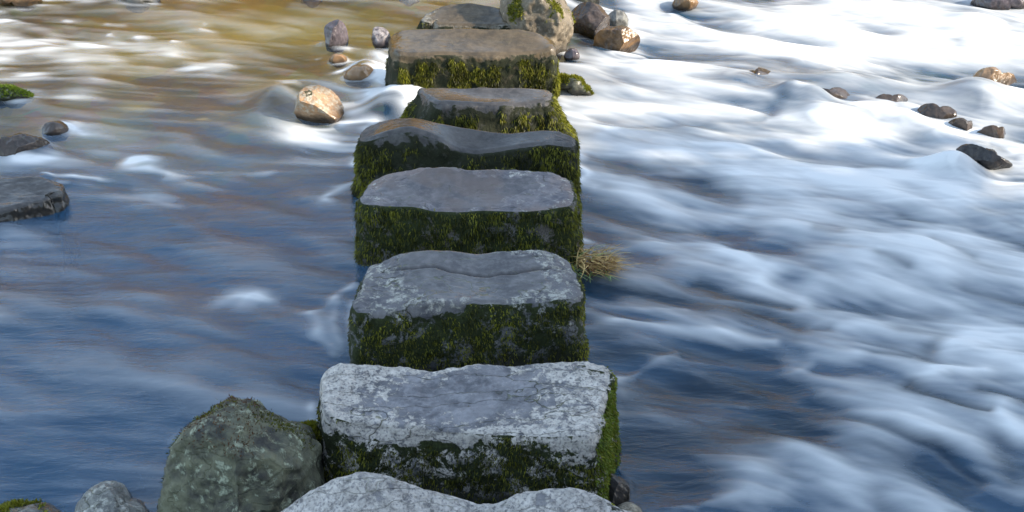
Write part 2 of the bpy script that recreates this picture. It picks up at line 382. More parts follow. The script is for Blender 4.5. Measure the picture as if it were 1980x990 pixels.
# ---- strokes of white water and of dark pools, given where they lie on the stream (photo px -> ground)
WHITE = [
 # upstream side
 ([(-40,84),(0,80),(150,88),(300,105),(430,128)],13,.62),([(0,108),(120,112),(280,122)],10,.35),([(845,158),(880,164)],5,.5),([(742,190),(700,225),(690,250)],6,.4),([(800,205),(812,232)],12,.7),([(1105,345),(1150,365)],5,.35),([(1115,545),(1180,552)],4,.3),([(1090,186),(1130,225),(1160,260)],8,.5),([(-30,150),(150,147),(250,157)],8,.35),
 ([(340,112),(430,118),(490,142)],9,.40),([(0,132),(60,138)],8,.3),([(-20,34),(60,37),(112,44)],6,.7),([(0,16),(30,18)],3,.6),([(140,46),(196,49)],4,.55),
 ([(205,48),(240,52)],3,.5),([(268,75),(300,71)],2.5,.6),([(410,58),(440,65)],2.5,.6),([(340,77),(362,80)],2,.5),([(215,70),(235,72)],2,.4),
 ([(565,243),(600,268),(650,280),(700,283)],15,.72),([(575,250),(610,255),(640,262)],8,.4),([(655,214),(700,208),(745,200),(800,178)],13,.8),
 ([(770,165),(760,195),(790,225)],14,.9),([(755,188),(815,196),(880,204)],15,1.0),([(680,600),(675,650),(690,702)],4,.35),([(699,400),(697,455)],3.5,.25),([(694,268),(698,315),(716,337)],4,.45),([(617,790),(615,900)],4,.22),([(1184,730),(1188,860)],4,.20),([(1122,600),(1128,695)],4,.28),([(1110,300),(1118,350)],5,.5),([(790,165),(810,195),(838,225)],12,.6),([(800,200),(845,232)],10,.5),([(768,152),(830,152),(905,168)],7,1.0),([(748,108),(760,130),(780,150)],9,.9),
 ([(612,106),(632,98),(665,98)],3.5,.6),([(672,140),(710,124),(750,140),(765,150)],4,.65),([(560,168),(600,158),(650,170),(690,190)],5,.28),
 ([(250,316),(290,321),(330,335),(420,331),(520,325)],6,.75),([(265,320),(305,326)],8,.4),([(330,338),(400,350),(460,358)],5,.35),
 ([(102,348),(124,364)],4,.8),([(122,365),(150,352),(200,350),(260,366),(345,388)],7,.62),([(205,362),(280,378),(330,384)],9,.3),([(300,385),(350,405),(370,420)],5,.2),
 ([(140,243),(158,252),(165,266)],9,.75),([(165,262),(210,270),(240,273)],5,.3),([(20,313),(60,316),(110,305)],5,.4),([(0,330),(60,325),(130,318)],8,.2),
 ([(405,590),(440,580),(475,578)],9,.6),([(475,574),(505,590),(535,612),(600,616)],8,.5),([(600,616),(635,600),(655,578),(685,558)],5,.5),([(460,588),(500,598)],14,.4),
 ([(612,630),(622,670),(655,705)],6,.3),([(648,600),(640,640),(660,690)],5,.25),([(625,385),(665,358),(712,343)],4,.45),([(690,290),(700,318),(720,336)],4,.4),
 ([(345,452),(372,460)],3,.25),([(290,885),(320,855),(350,828)],4,.30),([(0,610),(60,618),(160,612)],20,.10),([(0,470),(150,480)],20,.10),([(0,660),(80,672)],16,.10),
 # downstream side
 ([(1230,30),(1420,60),(1700,40),(2050,70)],26,.62),([(1240,0),(1500,10),(1800,5),(2050,20)],14,.40),([(1420,92),(1650,105),(2050,140)],17,.55),([(1600,75),(1800,85),(1950,110)],10,.35),([(1110,125),(1200,128),(1380,135)],11,.55),([(1085,150),(1180,180),(1330,195)],22,.52),
 ([(1090,215),(1250,222),(1430,228)],12,.75),([(1120,250),(1260,262),(1420,262)],16,.30),([(1480,245),(1600,250),(1700,260)],14,.45),
 ([(1120,280),(1250,300),(1450,292),(1650,280)],14,.40),([(1500,300),(1700,310),(1850,350)],26,.30),([(1720,225),(1800,262),(1980,290)],10,.6),([(1780,170),(1880,190),(2000,220)],12,.5),
 ([(1140,350),(1270,385),(1400,415)],14,.50),([(1440,340),(1560,350),(1700,380),(1850,400)],18,.40),([(1450,400),(1560,415),(1660,440)],15,.5),([(1720,330),(1850,350),(2000,380)],22,.35),
 ([(1220,475),(1330,480),(1420,500)],10,.5),([(1390,500),(1460,535),(1500,565),(1560,585)],14,.78),([(1430,520),(1480,548)],12,.4),([(1560,500),(1680,528),(1790,540)],15,.45),([(1580,560),(1700,580),(1800,590)],12,.30),
 ([(1820,440),(1900,480),(2000,520)],20,.6),([(1700,450),(1800,470)],14,.35),([(1860,640),(1905,645),(2000,660)],26,.72),([(1820,690),(1850,665)],12,.5),([(1940,690),(2000,730)],18,.4),
 ([(1760,748),(1830,722),(1900,722)],10,.65),([(1920,800),(1960,850),(2000,870)],20,.95),([(1130,640),(1230,632),(1330,655),(1480,668)],6,.55),([(1180,745),(1240,712),(1310,692)],5,.5),
 ([(1560,655),(1700,640),(1800,650)],16,.35),([(1500,700),(1570,730),(1660,765),(1760,800),(1850,850)],17,.48),([(1530,730),(1570,700),(1640,700)],10,.35),([(1600,780),(1750,830),(1900,900)],8,.25),
 ([(1440,905),(1530,885),(1600,915),(1650,985)],26,.50),([(1330,985),(1420,960),(1500,965)],14,.5),([(1700,880),(1720,930),(1790,990)],22,.36),([(1860,920),(1960,960)],18,.25),([(1230,985),(1270,930)],6,.2),([(1185,890),(1210,920),(1235,960)],3,.3),
 ([(1130,470),(1160,468)],8,.45),([(1160,600),(1330,610)],4,.18),([(1280,770),(1440,795)],4,.15),([(1090,98),(1110,110)],8,.8),([(1190,102),(1240,100)],4,.9)]
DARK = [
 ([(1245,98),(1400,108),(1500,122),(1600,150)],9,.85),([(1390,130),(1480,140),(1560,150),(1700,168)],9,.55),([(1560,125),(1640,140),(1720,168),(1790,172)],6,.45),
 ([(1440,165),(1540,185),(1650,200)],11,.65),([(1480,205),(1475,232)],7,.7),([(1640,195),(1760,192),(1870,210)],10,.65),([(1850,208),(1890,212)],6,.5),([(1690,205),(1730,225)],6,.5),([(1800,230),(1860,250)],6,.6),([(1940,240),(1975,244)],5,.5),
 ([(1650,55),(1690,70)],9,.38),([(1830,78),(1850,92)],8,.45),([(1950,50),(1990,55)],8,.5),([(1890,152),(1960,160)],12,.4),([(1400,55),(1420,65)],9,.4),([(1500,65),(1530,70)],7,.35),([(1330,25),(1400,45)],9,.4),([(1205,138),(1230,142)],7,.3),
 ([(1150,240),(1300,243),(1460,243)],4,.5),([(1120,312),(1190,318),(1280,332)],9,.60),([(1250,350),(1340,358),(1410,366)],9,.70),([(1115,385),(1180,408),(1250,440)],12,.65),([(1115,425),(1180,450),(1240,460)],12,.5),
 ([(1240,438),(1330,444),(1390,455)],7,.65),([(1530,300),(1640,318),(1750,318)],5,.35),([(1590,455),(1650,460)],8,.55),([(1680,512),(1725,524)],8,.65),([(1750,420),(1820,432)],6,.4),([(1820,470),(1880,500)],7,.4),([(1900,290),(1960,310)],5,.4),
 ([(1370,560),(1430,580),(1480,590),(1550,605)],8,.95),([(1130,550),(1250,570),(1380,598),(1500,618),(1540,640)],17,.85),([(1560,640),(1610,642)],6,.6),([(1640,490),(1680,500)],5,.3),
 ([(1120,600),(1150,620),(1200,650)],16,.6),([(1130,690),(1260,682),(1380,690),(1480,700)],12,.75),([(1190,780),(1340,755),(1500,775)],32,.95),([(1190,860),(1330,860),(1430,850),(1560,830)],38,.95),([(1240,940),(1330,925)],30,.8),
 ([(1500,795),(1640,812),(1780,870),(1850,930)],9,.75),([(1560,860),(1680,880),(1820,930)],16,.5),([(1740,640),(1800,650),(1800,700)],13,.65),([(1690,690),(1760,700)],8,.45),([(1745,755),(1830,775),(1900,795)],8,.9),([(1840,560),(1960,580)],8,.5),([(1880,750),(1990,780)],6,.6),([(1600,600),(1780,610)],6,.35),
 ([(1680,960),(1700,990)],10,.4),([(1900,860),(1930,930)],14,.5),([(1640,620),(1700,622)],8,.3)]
# gradient fill: how white the water is on average
def segdist(px, py, pts):
    best = None; tx = None
    P = np.array(pts, float); ns = len(P) - 1
    for si, (a, b) in enumerate(zip(P[:-1], P[1:])):
        d = b - a; L = (d ** 2).sum() + 1e-6
        t = np.clip(((px - a[0]) * d[0] + (py - a[1]) * d[1]) / L, 0, 1)
        ex = px - (a[0] + t * d[0]); ey = (py - (a[1] + t * d[1])) 
        dist = np.sqrt((ex * .55) ** 2 + ey ** 2)
        if best is None: best = dist; tx = np.full_like(px, d[0]); ty = np.full_like(px, d[1]); par = (si + t) / ns
        else:
            m = dist < best; best = np.where(m, dist, best); tx = np.where(m, d[0], tx); ty = np.where(m, d[1], ty); par = np.where(m, (si + t) / ns, par)
    return best, tx, ty, par

def build_water():
    def axis(lo, hi, d, lo2, hi2):
        a = list(np.arange(lo, hi, d)); s = d; x = lo
        left = []
        while x > lo2: s *= 1.12; x -= s; left.append(x)
        s = d; x = a[-1]; right = []
        while x < hi2: s *= 1.12; x += s; right.append(x)
        return np.array(left[::-1] + a + right)
    X = axis(-3.25, 3.35, .0060, -60, 60)
    ys = [2.35]
    while ys[-1] < 8.6: ys.append(ys[-1] + .0062 * (1 + .30 * (ys[-1] - 2.5)))
    s = .0062; x = ys[0]; lo = []
    while x > -6: s *= 1.15; x -= s; lo.append(x)
    s = .02; x = ys[-1]; hi = []
    while x < 30: s *= 1.12; x += s; hi.append(x)
    Yv = np.array(lo[::-1] + ys + hi)
    nx, ny = len(X), len(Yv)
    xx, yy = np.meshgrid(X, Yv, indexing='ij'); x = xx.ravel(); y = yy.ravel()
    inside = (x > -3.6) & (x < 3.8) & (y > 2.2) & (y < 9.2)
    # noise tile for fast lookups
    NT_ = 1024
    r = np.random.default_rng(11)
    def tile(sig):
        a = r.normal(0, 1, (NT_, NT_)); fx = np.fft.fftfreq(NT_)[:, None] * NT_; fy = np.fft.fftfreq(NT_)[None] * NT_
        a = np.fft.ifft2(np.fft.fft2(a) * np.exp(-(fx ** 2 + fy ** 2) / (2 * sig ** 2))).real
        return (a / a.std()).astype(np.float32)
    T1 = tile(110); T2 = tile(50); T3 = tile(30); T4 = tile(10)
    def look(T, u, v):       # u, v in tiles
        u = (u % 1) * NT_; v = (v % 1) * NT_; i = u.astype(int) % NT_; j = v.astype(int) % NT_; fu = u - np.floor(u); fv = v - np.floor(v)
        i1 = (i + 1) % NT_; j1 = (j + 1) % NT_
        return T[i, j] * (1 - fu) * (1 - fv) + T[i1, j] * fu * (1 - fv) + T[i, j1] * (1 - fu) * fv + T[i1, j1] * fu * fv
    zz = zw(x, y)
    px, py = topx(x, y, np.minimum(zz, .5))
    # warp so that strokes are feathered the way moving water is
    wx = look(T4, x * .09, y * .13) * 14 + look(T3, x * .09 + .3, y * .16) * 6
    wy = look(T4, x * .09 + .5, y * .13 + .2) * 5 + look(T3, x * .10 + .7, y * .17) * 2.5
    sc = np.clip((y * CP + 2) / 6, .6, 2)
    px2 = px + wx / sc; py2 = py + wy / sc
    n = len(x)
    F = np.zeros(n); VX = np.zeros(n); VY = np.zeros(n); Dk = np.zeros(n)
    for lst, sg in ((WHITE, 1), (DARK, -1)):
        for pts, wd, am in lst:
            p = np.array(pts); m = inside & (px2 > p[:, 0].min() - wd * 7) & (px2 < p[:, 0].max() + wd * 7) & (py2 > p[:, 1].min() - wd * 3.3) & (py2 < p[:, 1].max() + wd * 3.3)
            k = np.nonzero(m)[0]
            if len(k) == 0: continue
            d, tx, ty, par = segdist(px2[k], py2[k], pts)
            g = np.exp(-(d / (wd * 1.25)) ** 1.7 * .9) * am
            if sg > 0 and p[0, 0] < 1085 and p[:, 0].max() < 640:
                g = g * (1.12 - .85 * par) * np.clip(.85 + .40 * look(T4, x[k] * .35, y[k] * .8), .2, 1.5)
            if sg > 0: F[k] = F[k] + g * (1 - .45 * np.clip(F[k], 0, 1))
            else:
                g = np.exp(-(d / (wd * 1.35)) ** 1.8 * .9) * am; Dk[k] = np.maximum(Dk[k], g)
            dpt = (y[k] * CP + (CAMH) * SP)
            wvx = tx; wvy = -ty / (CAMH / dpt) ; L = np.hypot(wvx, wvy) + 1e-6
            VX[k] += g * wvx / L; VY[k] += g * wvy / L
    right = sstep(.16, .60, x)
    up = 1 - sstep(60, 760, py)
    basef = right * (.05 + .34 * sstep(3.6, 5.0, y) - .22 * sstep(5.4, 6.2, y) + .14 * sstep(.9, 2.2, x)) * (1 - .6 * sstep(3.6, 9, x)) * (1 - .9 * sstep(9, 11, y)) * sstep(-1, 2.0, y)
    # velocity
    bx = np.ones(n); by = -.06 - .44 * sstep(.2, .9, x)
    cu = look(T4, x * .05 + .1, y * .06 + .4); cv = look(T4, x * .05 + .6, y * .06 + .9)
    vx = bx * .8 + VX * 1.6 + .15 * cu; vy = by * .8 + VY * 1.6 + (.16 + .22 * right) * cv
    L = np.hypot(vx, vy) + 1e-6; vx /= L; vy /= L
    # streaks: average the noise along the streamlines
    vxg = vx.reshape(nx, ny); vyg = vy.reshape(nx, ny)
    def vel(px_, py_):
        i = np.clip(np.searchsorted(X, px_), 0, nx - 1); j = np.clip(np.searchsorted(Yv, py_), 0, ny - 1)
        return vxg[i, j], vyg[i, j]
    kk = np.nonzero((x > -3.4) & (x < 3.6) & (y > 2.3) & (y < 8.8))[0]
    acc = np.zeros(len(kk)); acc2 = np.zeros(len(kk)); wsum = 0
    for sgn in (1, -1):
        cx_, cy_ = x[kk].copy(), y[kk].copy(); h = .015
        for s_ in range(24):
            wt = math.exp(-(s_ / 15.0) ** 2); 
            if s_ or sgn > 0:
                acc += wt * look(T1, cx_ * .10, cy_ * .20); acc2 += wt * look(T2, cx_ * .10 + .3, cy_ * .20 + .1); wsum += wt
            a, b = vel(cx_, cy_); cx_ += sgn * h * a; cy_ += sgn * h * b
    lic = np.zeros(n); lic2 = np.zeros(n); lic[kk] = acc / acc.std(); lic2[kk] = acc2 / acc2.std()
    # irregular blotches on the downstream side: humps and eyes
    ang = .55; xr = x * math.cos(ang) - y * math.sin(ang); yr = x * math.sin(ang) + y * math.cos(ang)
    bl = look(T4, x * .10 + .2 + .02 * cu, yr * .22 + .4) ; bl2 = look(T3, xr * .07 + .5, yr * .16)
    left_amt = (1 - right)
    S = F * .95 + basef * (1 - .35 * np.clip(F, 0, 1)) + right * (.17 * bl + .10 * bl2 + .05 * look(T3, x * .20 + .1, (y + .5 * x) * .5))
    for (rx_, ry_, rr_, am_) in ROCKPOS:      # collars and downstream tails of foam round the rocks
        k = np.nonzero((np.abs(x - rx_) < rr_ * 6) & (np.abs(y - ry_) < rr_ * 4))[0]
        if len(k) == 0: continue
        a_ = x[k] - rx_; b_ = y[k] - ry_ + .25 * np.clip(a_, 0, 9) * (1 if rx_ > .3 else .1); q = np.sqrt(a_ ** 2 + (b_ * 1.1) ** 2) / rr_
        ring = np.exp(-((q - 1.0) / .28) ** 2) * .5 + np.exp(-(b_ / (rr_ * .55)) ** 2 - ((a_ - rr_ * 1.7) / (rr_ * 1.5)) ** 2) * .55
        S[k] = np.maximum(S[k], S[k] * .6 + am_ * ring * np.clip(.75 + .35 * bl2[k] + .25 * lic2[k], 0, 1.4))
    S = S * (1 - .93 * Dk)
    S = S * np.clip(1 + left_amt * (.30 * lic2 + .25 * bl2 - .12), .1, 1.6)
    tex = (.055 * lic + .055 * lic2) * (.20 + .12 * right + .75 * np.clip(S, 0, .8))
    foam = S + tex + left_amt * (.06 + .015 * lic2 + .035 * bl2 + .035 * bl)
    foam = np.clip(foam, 0, 1.15)
    # heights: white mounds, dark troughs, long standing waves
    zf = .016 * np.clip(F, 0, 1.2) * (.45 + .55 * right) - .012 * Dk * right
    zf += right * (.009 * bl + .004 * bl2) + left_amt * (.005 * bl + .003 * bl2) + .012 * look(T4, x * .045 + .3, y * .07)
    zf += (.0012 * lic2 + .0005 * lic) * inside * (.35 + .65 * right)
    # water heaping over sunken rocks
    for (rx_, ry_, rr_, am_) in ROCKPOS:      # water heaped against the upstream side of each rock
        if rx_ < .5 and ry_ < 7: continue
        k = np.nonzero((np.abs(x - rx_) < rr_ * 5) & (np.abs(y - ry_) < rr_ * 5))[0]
        zf[k] += min(.035, rr_ * .30) * np.exp(-((x[k] - rx_ + rr_ * .6) / (rr_ * .9)) ** 2 - ((y[k] - ry_ - rr_ * .1) / (rr_ * 1.1)) ** 2)
    for (ax, ay, rx, ry, hz) in DOMES:
        c = onz(ax, ay, 0); mx = onz(ax + rx, ay, 0)[0] - c[0]; my = onz(ax, ay - ry, 0)[1] - c[1]
        q = ((x - c[0]) / mx) ** 2 + ((y - c[1]) / my) ** 2
        zf += hz * np.exp(-q * 1.2)
    z = zz + zf * np.where(inside, 1, .3)
    gx = np.arange(nx * ny).reshape(nx, ny)
    Q = np.stack([gx[:-1, :-1].ravel(), gx[1:, :-1].ravel(), gx[1:, 1:].ravel(), gx[:-1, 1:].ravel()], 1)
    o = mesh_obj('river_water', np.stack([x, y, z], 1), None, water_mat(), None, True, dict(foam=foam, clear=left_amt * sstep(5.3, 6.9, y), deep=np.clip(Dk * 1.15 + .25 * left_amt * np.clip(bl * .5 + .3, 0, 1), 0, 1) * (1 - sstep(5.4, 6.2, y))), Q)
    return tag(o, 'blue grey stream blurring into white foam below the stepping stones', 'water', kind='structure')

DOMES = [(800,203,75,22,.085),(745,215,50,22,.035),(735,150,40,16,.03),(535,200,50,30,.075),(655,112,22,12,.035),(705,140,32,18,.05),(35,290,70,26,.045),(105,252,30,16,.035),(60,350,90,20,.03),
         (1230,580,120,30,-.015),(1640,150,120,20,.05),(1530,180,60,14,.04),(1900,165,90,22,.07),(1580,190,30,8,.03),(1840,300,60,16,.05),(1170,170,50,16,.02)]

def water_mat():
    t = NT('stream_water'); P = t.pos((1, 2.4, 1), 0)
    foam = t.attr('foam'); cl = t.attr('clear'); dp = t.attr('deep')
    n1 = t.noise(P, 5, 5, .55, .8); n2 = t.noise(t.pos((1.2, 5, 1), .22), 14, 5, .6, .5)
    f = t.math('ADD', foam, t.math('MULTIPLY', t.math('SUBTRACT', n2, .5), .10))
    fac = t.n('MapRange', dict(interpolation_type='LINEAR'), Value=f, From_Min=.03, From_Max=1.02, To_Max=.97).outputs[0]
    h = t.math('ADD', t.math('MULTIPLY', n1, 1.0), t.math('MULTIPLY', n2, .35))
    bmp = t.n('Bump', Strength=.32, Distance=.02, Height=h)
    gl = t.n('BsdfGlossy', Color=(1, 1, 1), Roughness=.17, Normal=bmp)
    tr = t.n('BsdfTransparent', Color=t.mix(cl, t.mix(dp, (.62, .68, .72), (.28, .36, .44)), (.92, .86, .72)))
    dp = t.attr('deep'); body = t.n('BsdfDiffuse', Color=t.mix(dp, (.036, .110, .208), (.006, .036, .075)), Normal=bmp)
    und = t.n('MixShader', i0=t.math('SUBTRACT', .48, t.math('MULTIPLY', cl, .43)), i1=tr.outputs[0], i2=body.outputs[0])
    fr = t.n('Fresnel', IOR=1.37, Normal=bmp)
    wtr = t.n('MixShader', i0=fr.outputs[0], i1=und.outputs[0], i2=gl.outputs[0])
    fo = t.n('BsdfDiffuse', Color=(.80, .81, .81), Normal=t.n('Bump', Strength=.25, Distance=.02, Height=n1).outputs[0])
    tl = t.n('BsdfTranslucent', Color=(.8, .83, .85))
    fo2 = t.n('MixShader', i0=.18, i1=fo.outputs[0], i2=tl.outputs[0])
    return t.done(t.n('MixShader', i0=fac, i1=wtr.outputs[0], i2=fo2.outputs[0]))


# ---- stream bed and banks: one sheet
def bank_h(x, y):
    near = .9 + 3.1 * sstep(4.0, 7.0, x)                      # near bank edge, swinging out downstream
    hn = np.clip(near - y, 0, 30)
    far = 12.5 + .6 * np.sin(x * .3)
    hf = np.clip(y - far, 0, 60)
    shade_hill = sstep(4.5, 9, x)  # unseen rise added to keep the low sun off the near stream
    z = -.42 + hn * (.45 + .9 * shade_hill) * 1.0 + hf * .40
    z = np.minimum(z, np.where(hn > 0, .5 + 7.5 * shade_hill, 9))
    return z
def build_bed():
    X = np.concatenate([np.arange(-60, -4, .8), np.arange(-4, 4.4, .028), np.arange(4.4, 60, .5)])
    Yv = np.concatenate([np.arange(-40, 1.6, .6), np.arange(1.6, 9.6, .04), np.arange(9.6, 80, .6)])
    nx, ny = len(X), len(Yv); xx, yy = np.meshgrid(X, Yv, indexing='ij'); x = xx.ravel(); y = yy.ravel()
    P = np.stack([x, y, 0 * x], 1)
    z = bank_h(x, y) + .05 * fbm(P * 2.2, 3, 4) + .05 * np.clip(fbm(P * 5.5, 8, 3), 0, 1) + .25 * fbm(P * .25, 6, 3) * sstep(0, 2, np.abs(bank_h(x, y) + .42))
    z = np.where((y > 1.4) & (y < 10) & (np.abs(x) < 4), np.minimum(z, -.16), z)
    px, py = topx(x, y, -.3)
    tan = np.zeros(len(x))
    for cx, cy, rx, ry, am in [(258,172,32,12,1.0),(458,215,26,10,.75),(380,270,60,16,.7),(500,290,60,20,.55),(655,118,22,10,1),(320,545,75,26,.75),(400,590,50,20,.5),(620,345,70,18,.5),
                            (430,370,90,14,.35),(270,410,60,16,.35),(170,220,90,10,.5),(60,230,70,10,.4),(560,30,260,45,1.0),(300,75,260,30,.6),(260,895,30,16,.5),(230,930,60,20,.5)]:  # the wide far patches paint the golden tree reflection onto the bed
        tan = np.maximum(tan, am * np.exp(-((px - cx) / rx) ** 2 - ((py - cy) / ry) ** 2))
    g = np.arange(nx * ny).reshape(nx, ny)
    Q = np.stack([g[:-1, :-1].ravel(), g[1:, :-1].ravel(), g[1:, 1:].ravel(), g[:-1, 1:].ravel()], 1)
    t = NT('stream_bed'); Pn = t.pos(); z_ = t.n('SeparateXYZ', Vector=t.n('NewGeometry').outputs[0]).outputs[2]
    n1 = t.noise(Pn, 1.6, 6); n2 = t.noise(Pn, 14, 6)
    vo = t.n('TexVoronoi', Vector=Pn, Scale=7.0).outputs[1]
    c = t.mix(t.ramp(n1, .35, .65), (.05, .06, .06), (.13, .12, .10))
    c = t.mix(t.ramp(t.n('SeparateXYZ', Vector=t.n('NewGeometry').outputs[0]).outputs[1], 5.4, 6.8), c, t.mix(t.ramp(n1, .35, .65), (.18, .13, .05), (.62, .42, .10)))  # gold of the reflected autumn trees put into the far bed colour
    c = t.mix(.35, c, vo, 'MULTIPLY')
    c = t.mix(t.attr('tan'), c, t.mix(t.ramp(t.n('SeparateXYZ', Vector=t.n('NewGeometry').outputs[0]).outputs[1], 6.0, 7.0), (.75, .48, .30), (.98, .68, .12)))  # tan patches, turning gold far out to stand in for the reflection
    gr = t.mix(t.ramp(n2, .3, .7), (.05, .045, .015), (.22, .15, .04))
    c = t.mix(t.ramp(z_, .0, .25), c, gr)
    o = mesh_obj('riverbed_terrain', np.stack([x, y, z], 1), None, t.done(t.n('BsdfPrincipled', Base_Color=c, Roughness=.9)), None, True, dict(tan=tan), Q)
    tag(o, 'brown cobbled stream bed rising into wooded banks', 'riverbed', kind='structure')
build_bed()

# ================================================================== STEPPING STONES
G = 'squared stepping stones in a row across the stream'
MA = stone_mat('stone_pale', (.20, .195, .205), (.09, .09, .10), (.62, .57, .51), .75, seed=1, crack=1.0)
MS = stone_mat('stone_gouged', (.22, .21, .215), (.10, .10, .11), (.56, .52, .48), .7, seed=20, crack=.35)
MB_ = stone_mat('stone_speckled', (.15, .145, .15), (.075, .075, .085), (.46, .45, .40), .50, seed=2)
MC_ = stone_mat('stone_slate', (.18, .165, .17), (.09, .09, .105), (.50, .49, .45), .30, seed=3, crack=.5, warm=(.20, .155, .14))
MD_ = stone_mat('stone_wet_dark', (.085, .08, .078), (.04, .04, .042), (.30, .29, .26), .05, (.010, .012, .004), .3, 4, .5)
ME_ = stone_mat('stone_wet_brown', (.12, .088, .05), (.05, .04, .025), (.35, .33, .28), .05, (.010, .012, .004), .3, 5, .5)

s = block('stepping_stone', [(540,1060),(700,1078),(900,1085),(1100,1082),(1245,1065)],
          [(536,990),(575,962),(640,932),(700,918),(740,921),(800,944),(860,962),(920,978),(960,976),(1010,958),(1060,950),(1110,946),(1150,955),(1195,977),(1238,992)],
          .22, MS, seed=21, moss=dict(side=.2, top=-.08), flare=(.5, .3, .1, .05), amp=.010, lich=.62)
tag(s, 'pale gouged stone at the bottom edge, hollowed in its middle', 'stepping stone', G); stone_moss(s, 6000, seed=21, bright=.15)
s = block('stepping_stone', [(628,790),(680,806),(760,815),(860,823),(960,829),(1060,833),(1143,832)],
          [(636,712),(657,703),(709,708),(792,715),(842,723),(855,718),(915,712),(945,708),(1008,708),(1057,700),(1128,704),(1170,712)],
          .24, MA, seed=1, moss=dict(side=.80, top=-.18, right=1.1, left=.7, skip=.05), flare=(.03, .09, .05, .05), corner=.1, amp=.011, lich=.68, r=.020, worn=(.70, .02, .26, .14))
tag(s, 'wide pale grey stone crazed with cracks, mossy front below a whitish lip', 'stepping stone', G); stone_moss(s, 26000, seed=1, L=.011)
P, N, m = scatter(s, 'moss', 9000, 77, .4, lambda V, Nn: (Nn[:, 0] > .55) * 1.0)
tufts('bright_moss', P, N, .011, .0018, M_MOSSB, s, np.full(len(P), .35) + .3 * fbm(P * 20, 4, 2), .8, .6, 78)
s = block('stepping_stone', [(688,594),(720,597),(769,591),(822,578),(896,577),(990,578),(1046,575),(1113,567)],
          [(728,515),(762,498),(792,489),(829,485),(870,487),(908,492),(926,494),(964,489),(1008,484),(1042,484),(1076,492),(1090,502)],
          .24, MB_, seed=2, moss=dict(side=.72, top=-.24, right=.85, left=.3, skip=.02), flare=(.05, .08, .04, .05), corner=.08, amp=.012, lich=.44, wet=(1.05, .9, .0, .68, 1.0, .9), dish=.006, gash=[(740,533),(777,535),(844,531),(870,536),(934,539),(1001,535),(1064,527),(1090,523)])
tag(s, 'grey stone with one long dark crack across its top and white speckled front', 'stepping stone', G); stone_moss(s, 22000, seed=2, L=.010)
s = block('stepping_stone', [(703,388),(747,391),(799,391),(840,401),(896,403),(934,399),(1008,401),(1060,399),(1098,392)],
          [(724,350),(750,338),(784,332),(814,326),(878,326),(904,332),(952,330),(1008,333),(1064,335),(1090,345)],
          .25, MC_, seed=3, moss=dict(side=.95, top=-.24, right=1.1, left=.6, skip=.0), flare=(.06, .10, .04, .05), corner=.08, amp=.010, lich=.36, wet=(1.1, .9, .0, .85, 1.0, .9), dish=.008)
tag(s, 'slate grey stone whose flat top holds a brownish puddle, dark mossy front', 'stepping stone', G); stone_moss(s, 26000, seed=3, L=.014, down=1.0)
s = block('stepping_stone', [(706,268),(739,255),(775,246),(799,245),(844,260),(885,282),(919,288),(964,283),(1008,276),(1064,270),(1100,276)],
          [(712,246),(735,235),(762,230),(799,230),(844,239),(896,248),(952,256),(990,258),(1046,252),(1080,254),(1100,264)],
          .24, MD_, seed=4, moss=dict(side=1.05, top=-.4, right=1.0, left=1.0, skip=.01), flare=(.08, .05, .05, .05), corner=.08, amp=.009, lich=.3, wet=(1.2, .25, .0, .85, 1.4, .55), r=.03)
tag(s, 'dark wet stone with a saddle-shaped dip and green moss at both ends', 'stepping stone', G); stone_moss(s, 24000, seed=4, L=.016, down=1.0)
s = block('stepping_stone', [(850,196),(870,195),(896,196),(952,198),(1008,197),(1057,188)],
          [(812,170),(850,170),(896,172),(971,171),(1020,172),(1056,175)],
          .20, MD_, seed=5, moss=dict(side=.95, top=-.5, right=1.0, left=-.2, skip=.02), flare=(.6, .62, .05, .05), corner=.08, amp=.010, lich=.3, wet=(1.3, .2, -.1, .9, 1.4, .6), r=.025, dish=.008)
tag(s, 'low wet stone with white water past its left end and a sloping mossy flank', 'stepping stone', G); stone_moss(s, 34000, seed=5, L=.018, down=1.0)
s = block('stepping_stone', [(770,97),(792,100),(844,98),(897,99),(952,100),(1008,98),(1046,93),(1066,87)],
          [(762,66),(775,58),(822,56),(880,57),(934,58),(1001,58),(1038,64),(1058,74)],
          .26, ME_, seed=6, moss=dict(side=.95, top=-.5, right=1.0, left=.4, skip=.045), flare=(.05, .03, .04, .05), corner=.08, amp=.012, lich=.3, wet=(1.4, .2, .0, .95, 1.6, .55), r=.03, dish=.006)
tag(s, 'sunlit wet brown-topped stone with hanging moss before the large pale boulder', 'stepping stone', G); stone_moss(s, 46000, seed=6, L=.015, down=.8, bright=-.08)
s = block('stepping_stone', [(822,38),(860,42),(910,43),(960,43),(1003,44)], [(829,24),(850,14),(870,9),(908,6),(949,13),(975,20),(990,29)],
          .17, ME_, seed=7, moss=dict(side=.6, top=-.4, right=.3, left=.5, skip=.03), flare=(.3, .3, .04, .05), corner=.6, amp=.012, lich=.7, wet=(1.2, .3, .0, .85, 1.5, .6), r=.03)
tag(s, 'smallest low rounded stone at the far end of the row, brown and wet', 'stepping stone', G); stone_moss(s, 9000, seed=7, L=.02, down=1.1, bright=.12)

s = block('rock', [(-120,424),(0,404),(40,392),(80,384),(117,372)], [(-120,356),(0,346),(60,343),(90,345),(108,352)], .045, MD_, seed=15, depth=.3, corner=.5, r=.02,
          flare=(.1, .1, .25, .1), amp=.022, lich=.55, wet=(1.5, .2, .0, 1.0, 1.6, .5), moss=dict(side=-.5, top=-.9, right=-.5, left=-.5), nu=90, nv=50)
tag(s, 'flat wet slab with a broken brown edge cut off by the left edge', 'rock', 'boulders and rocks lying in the stream')
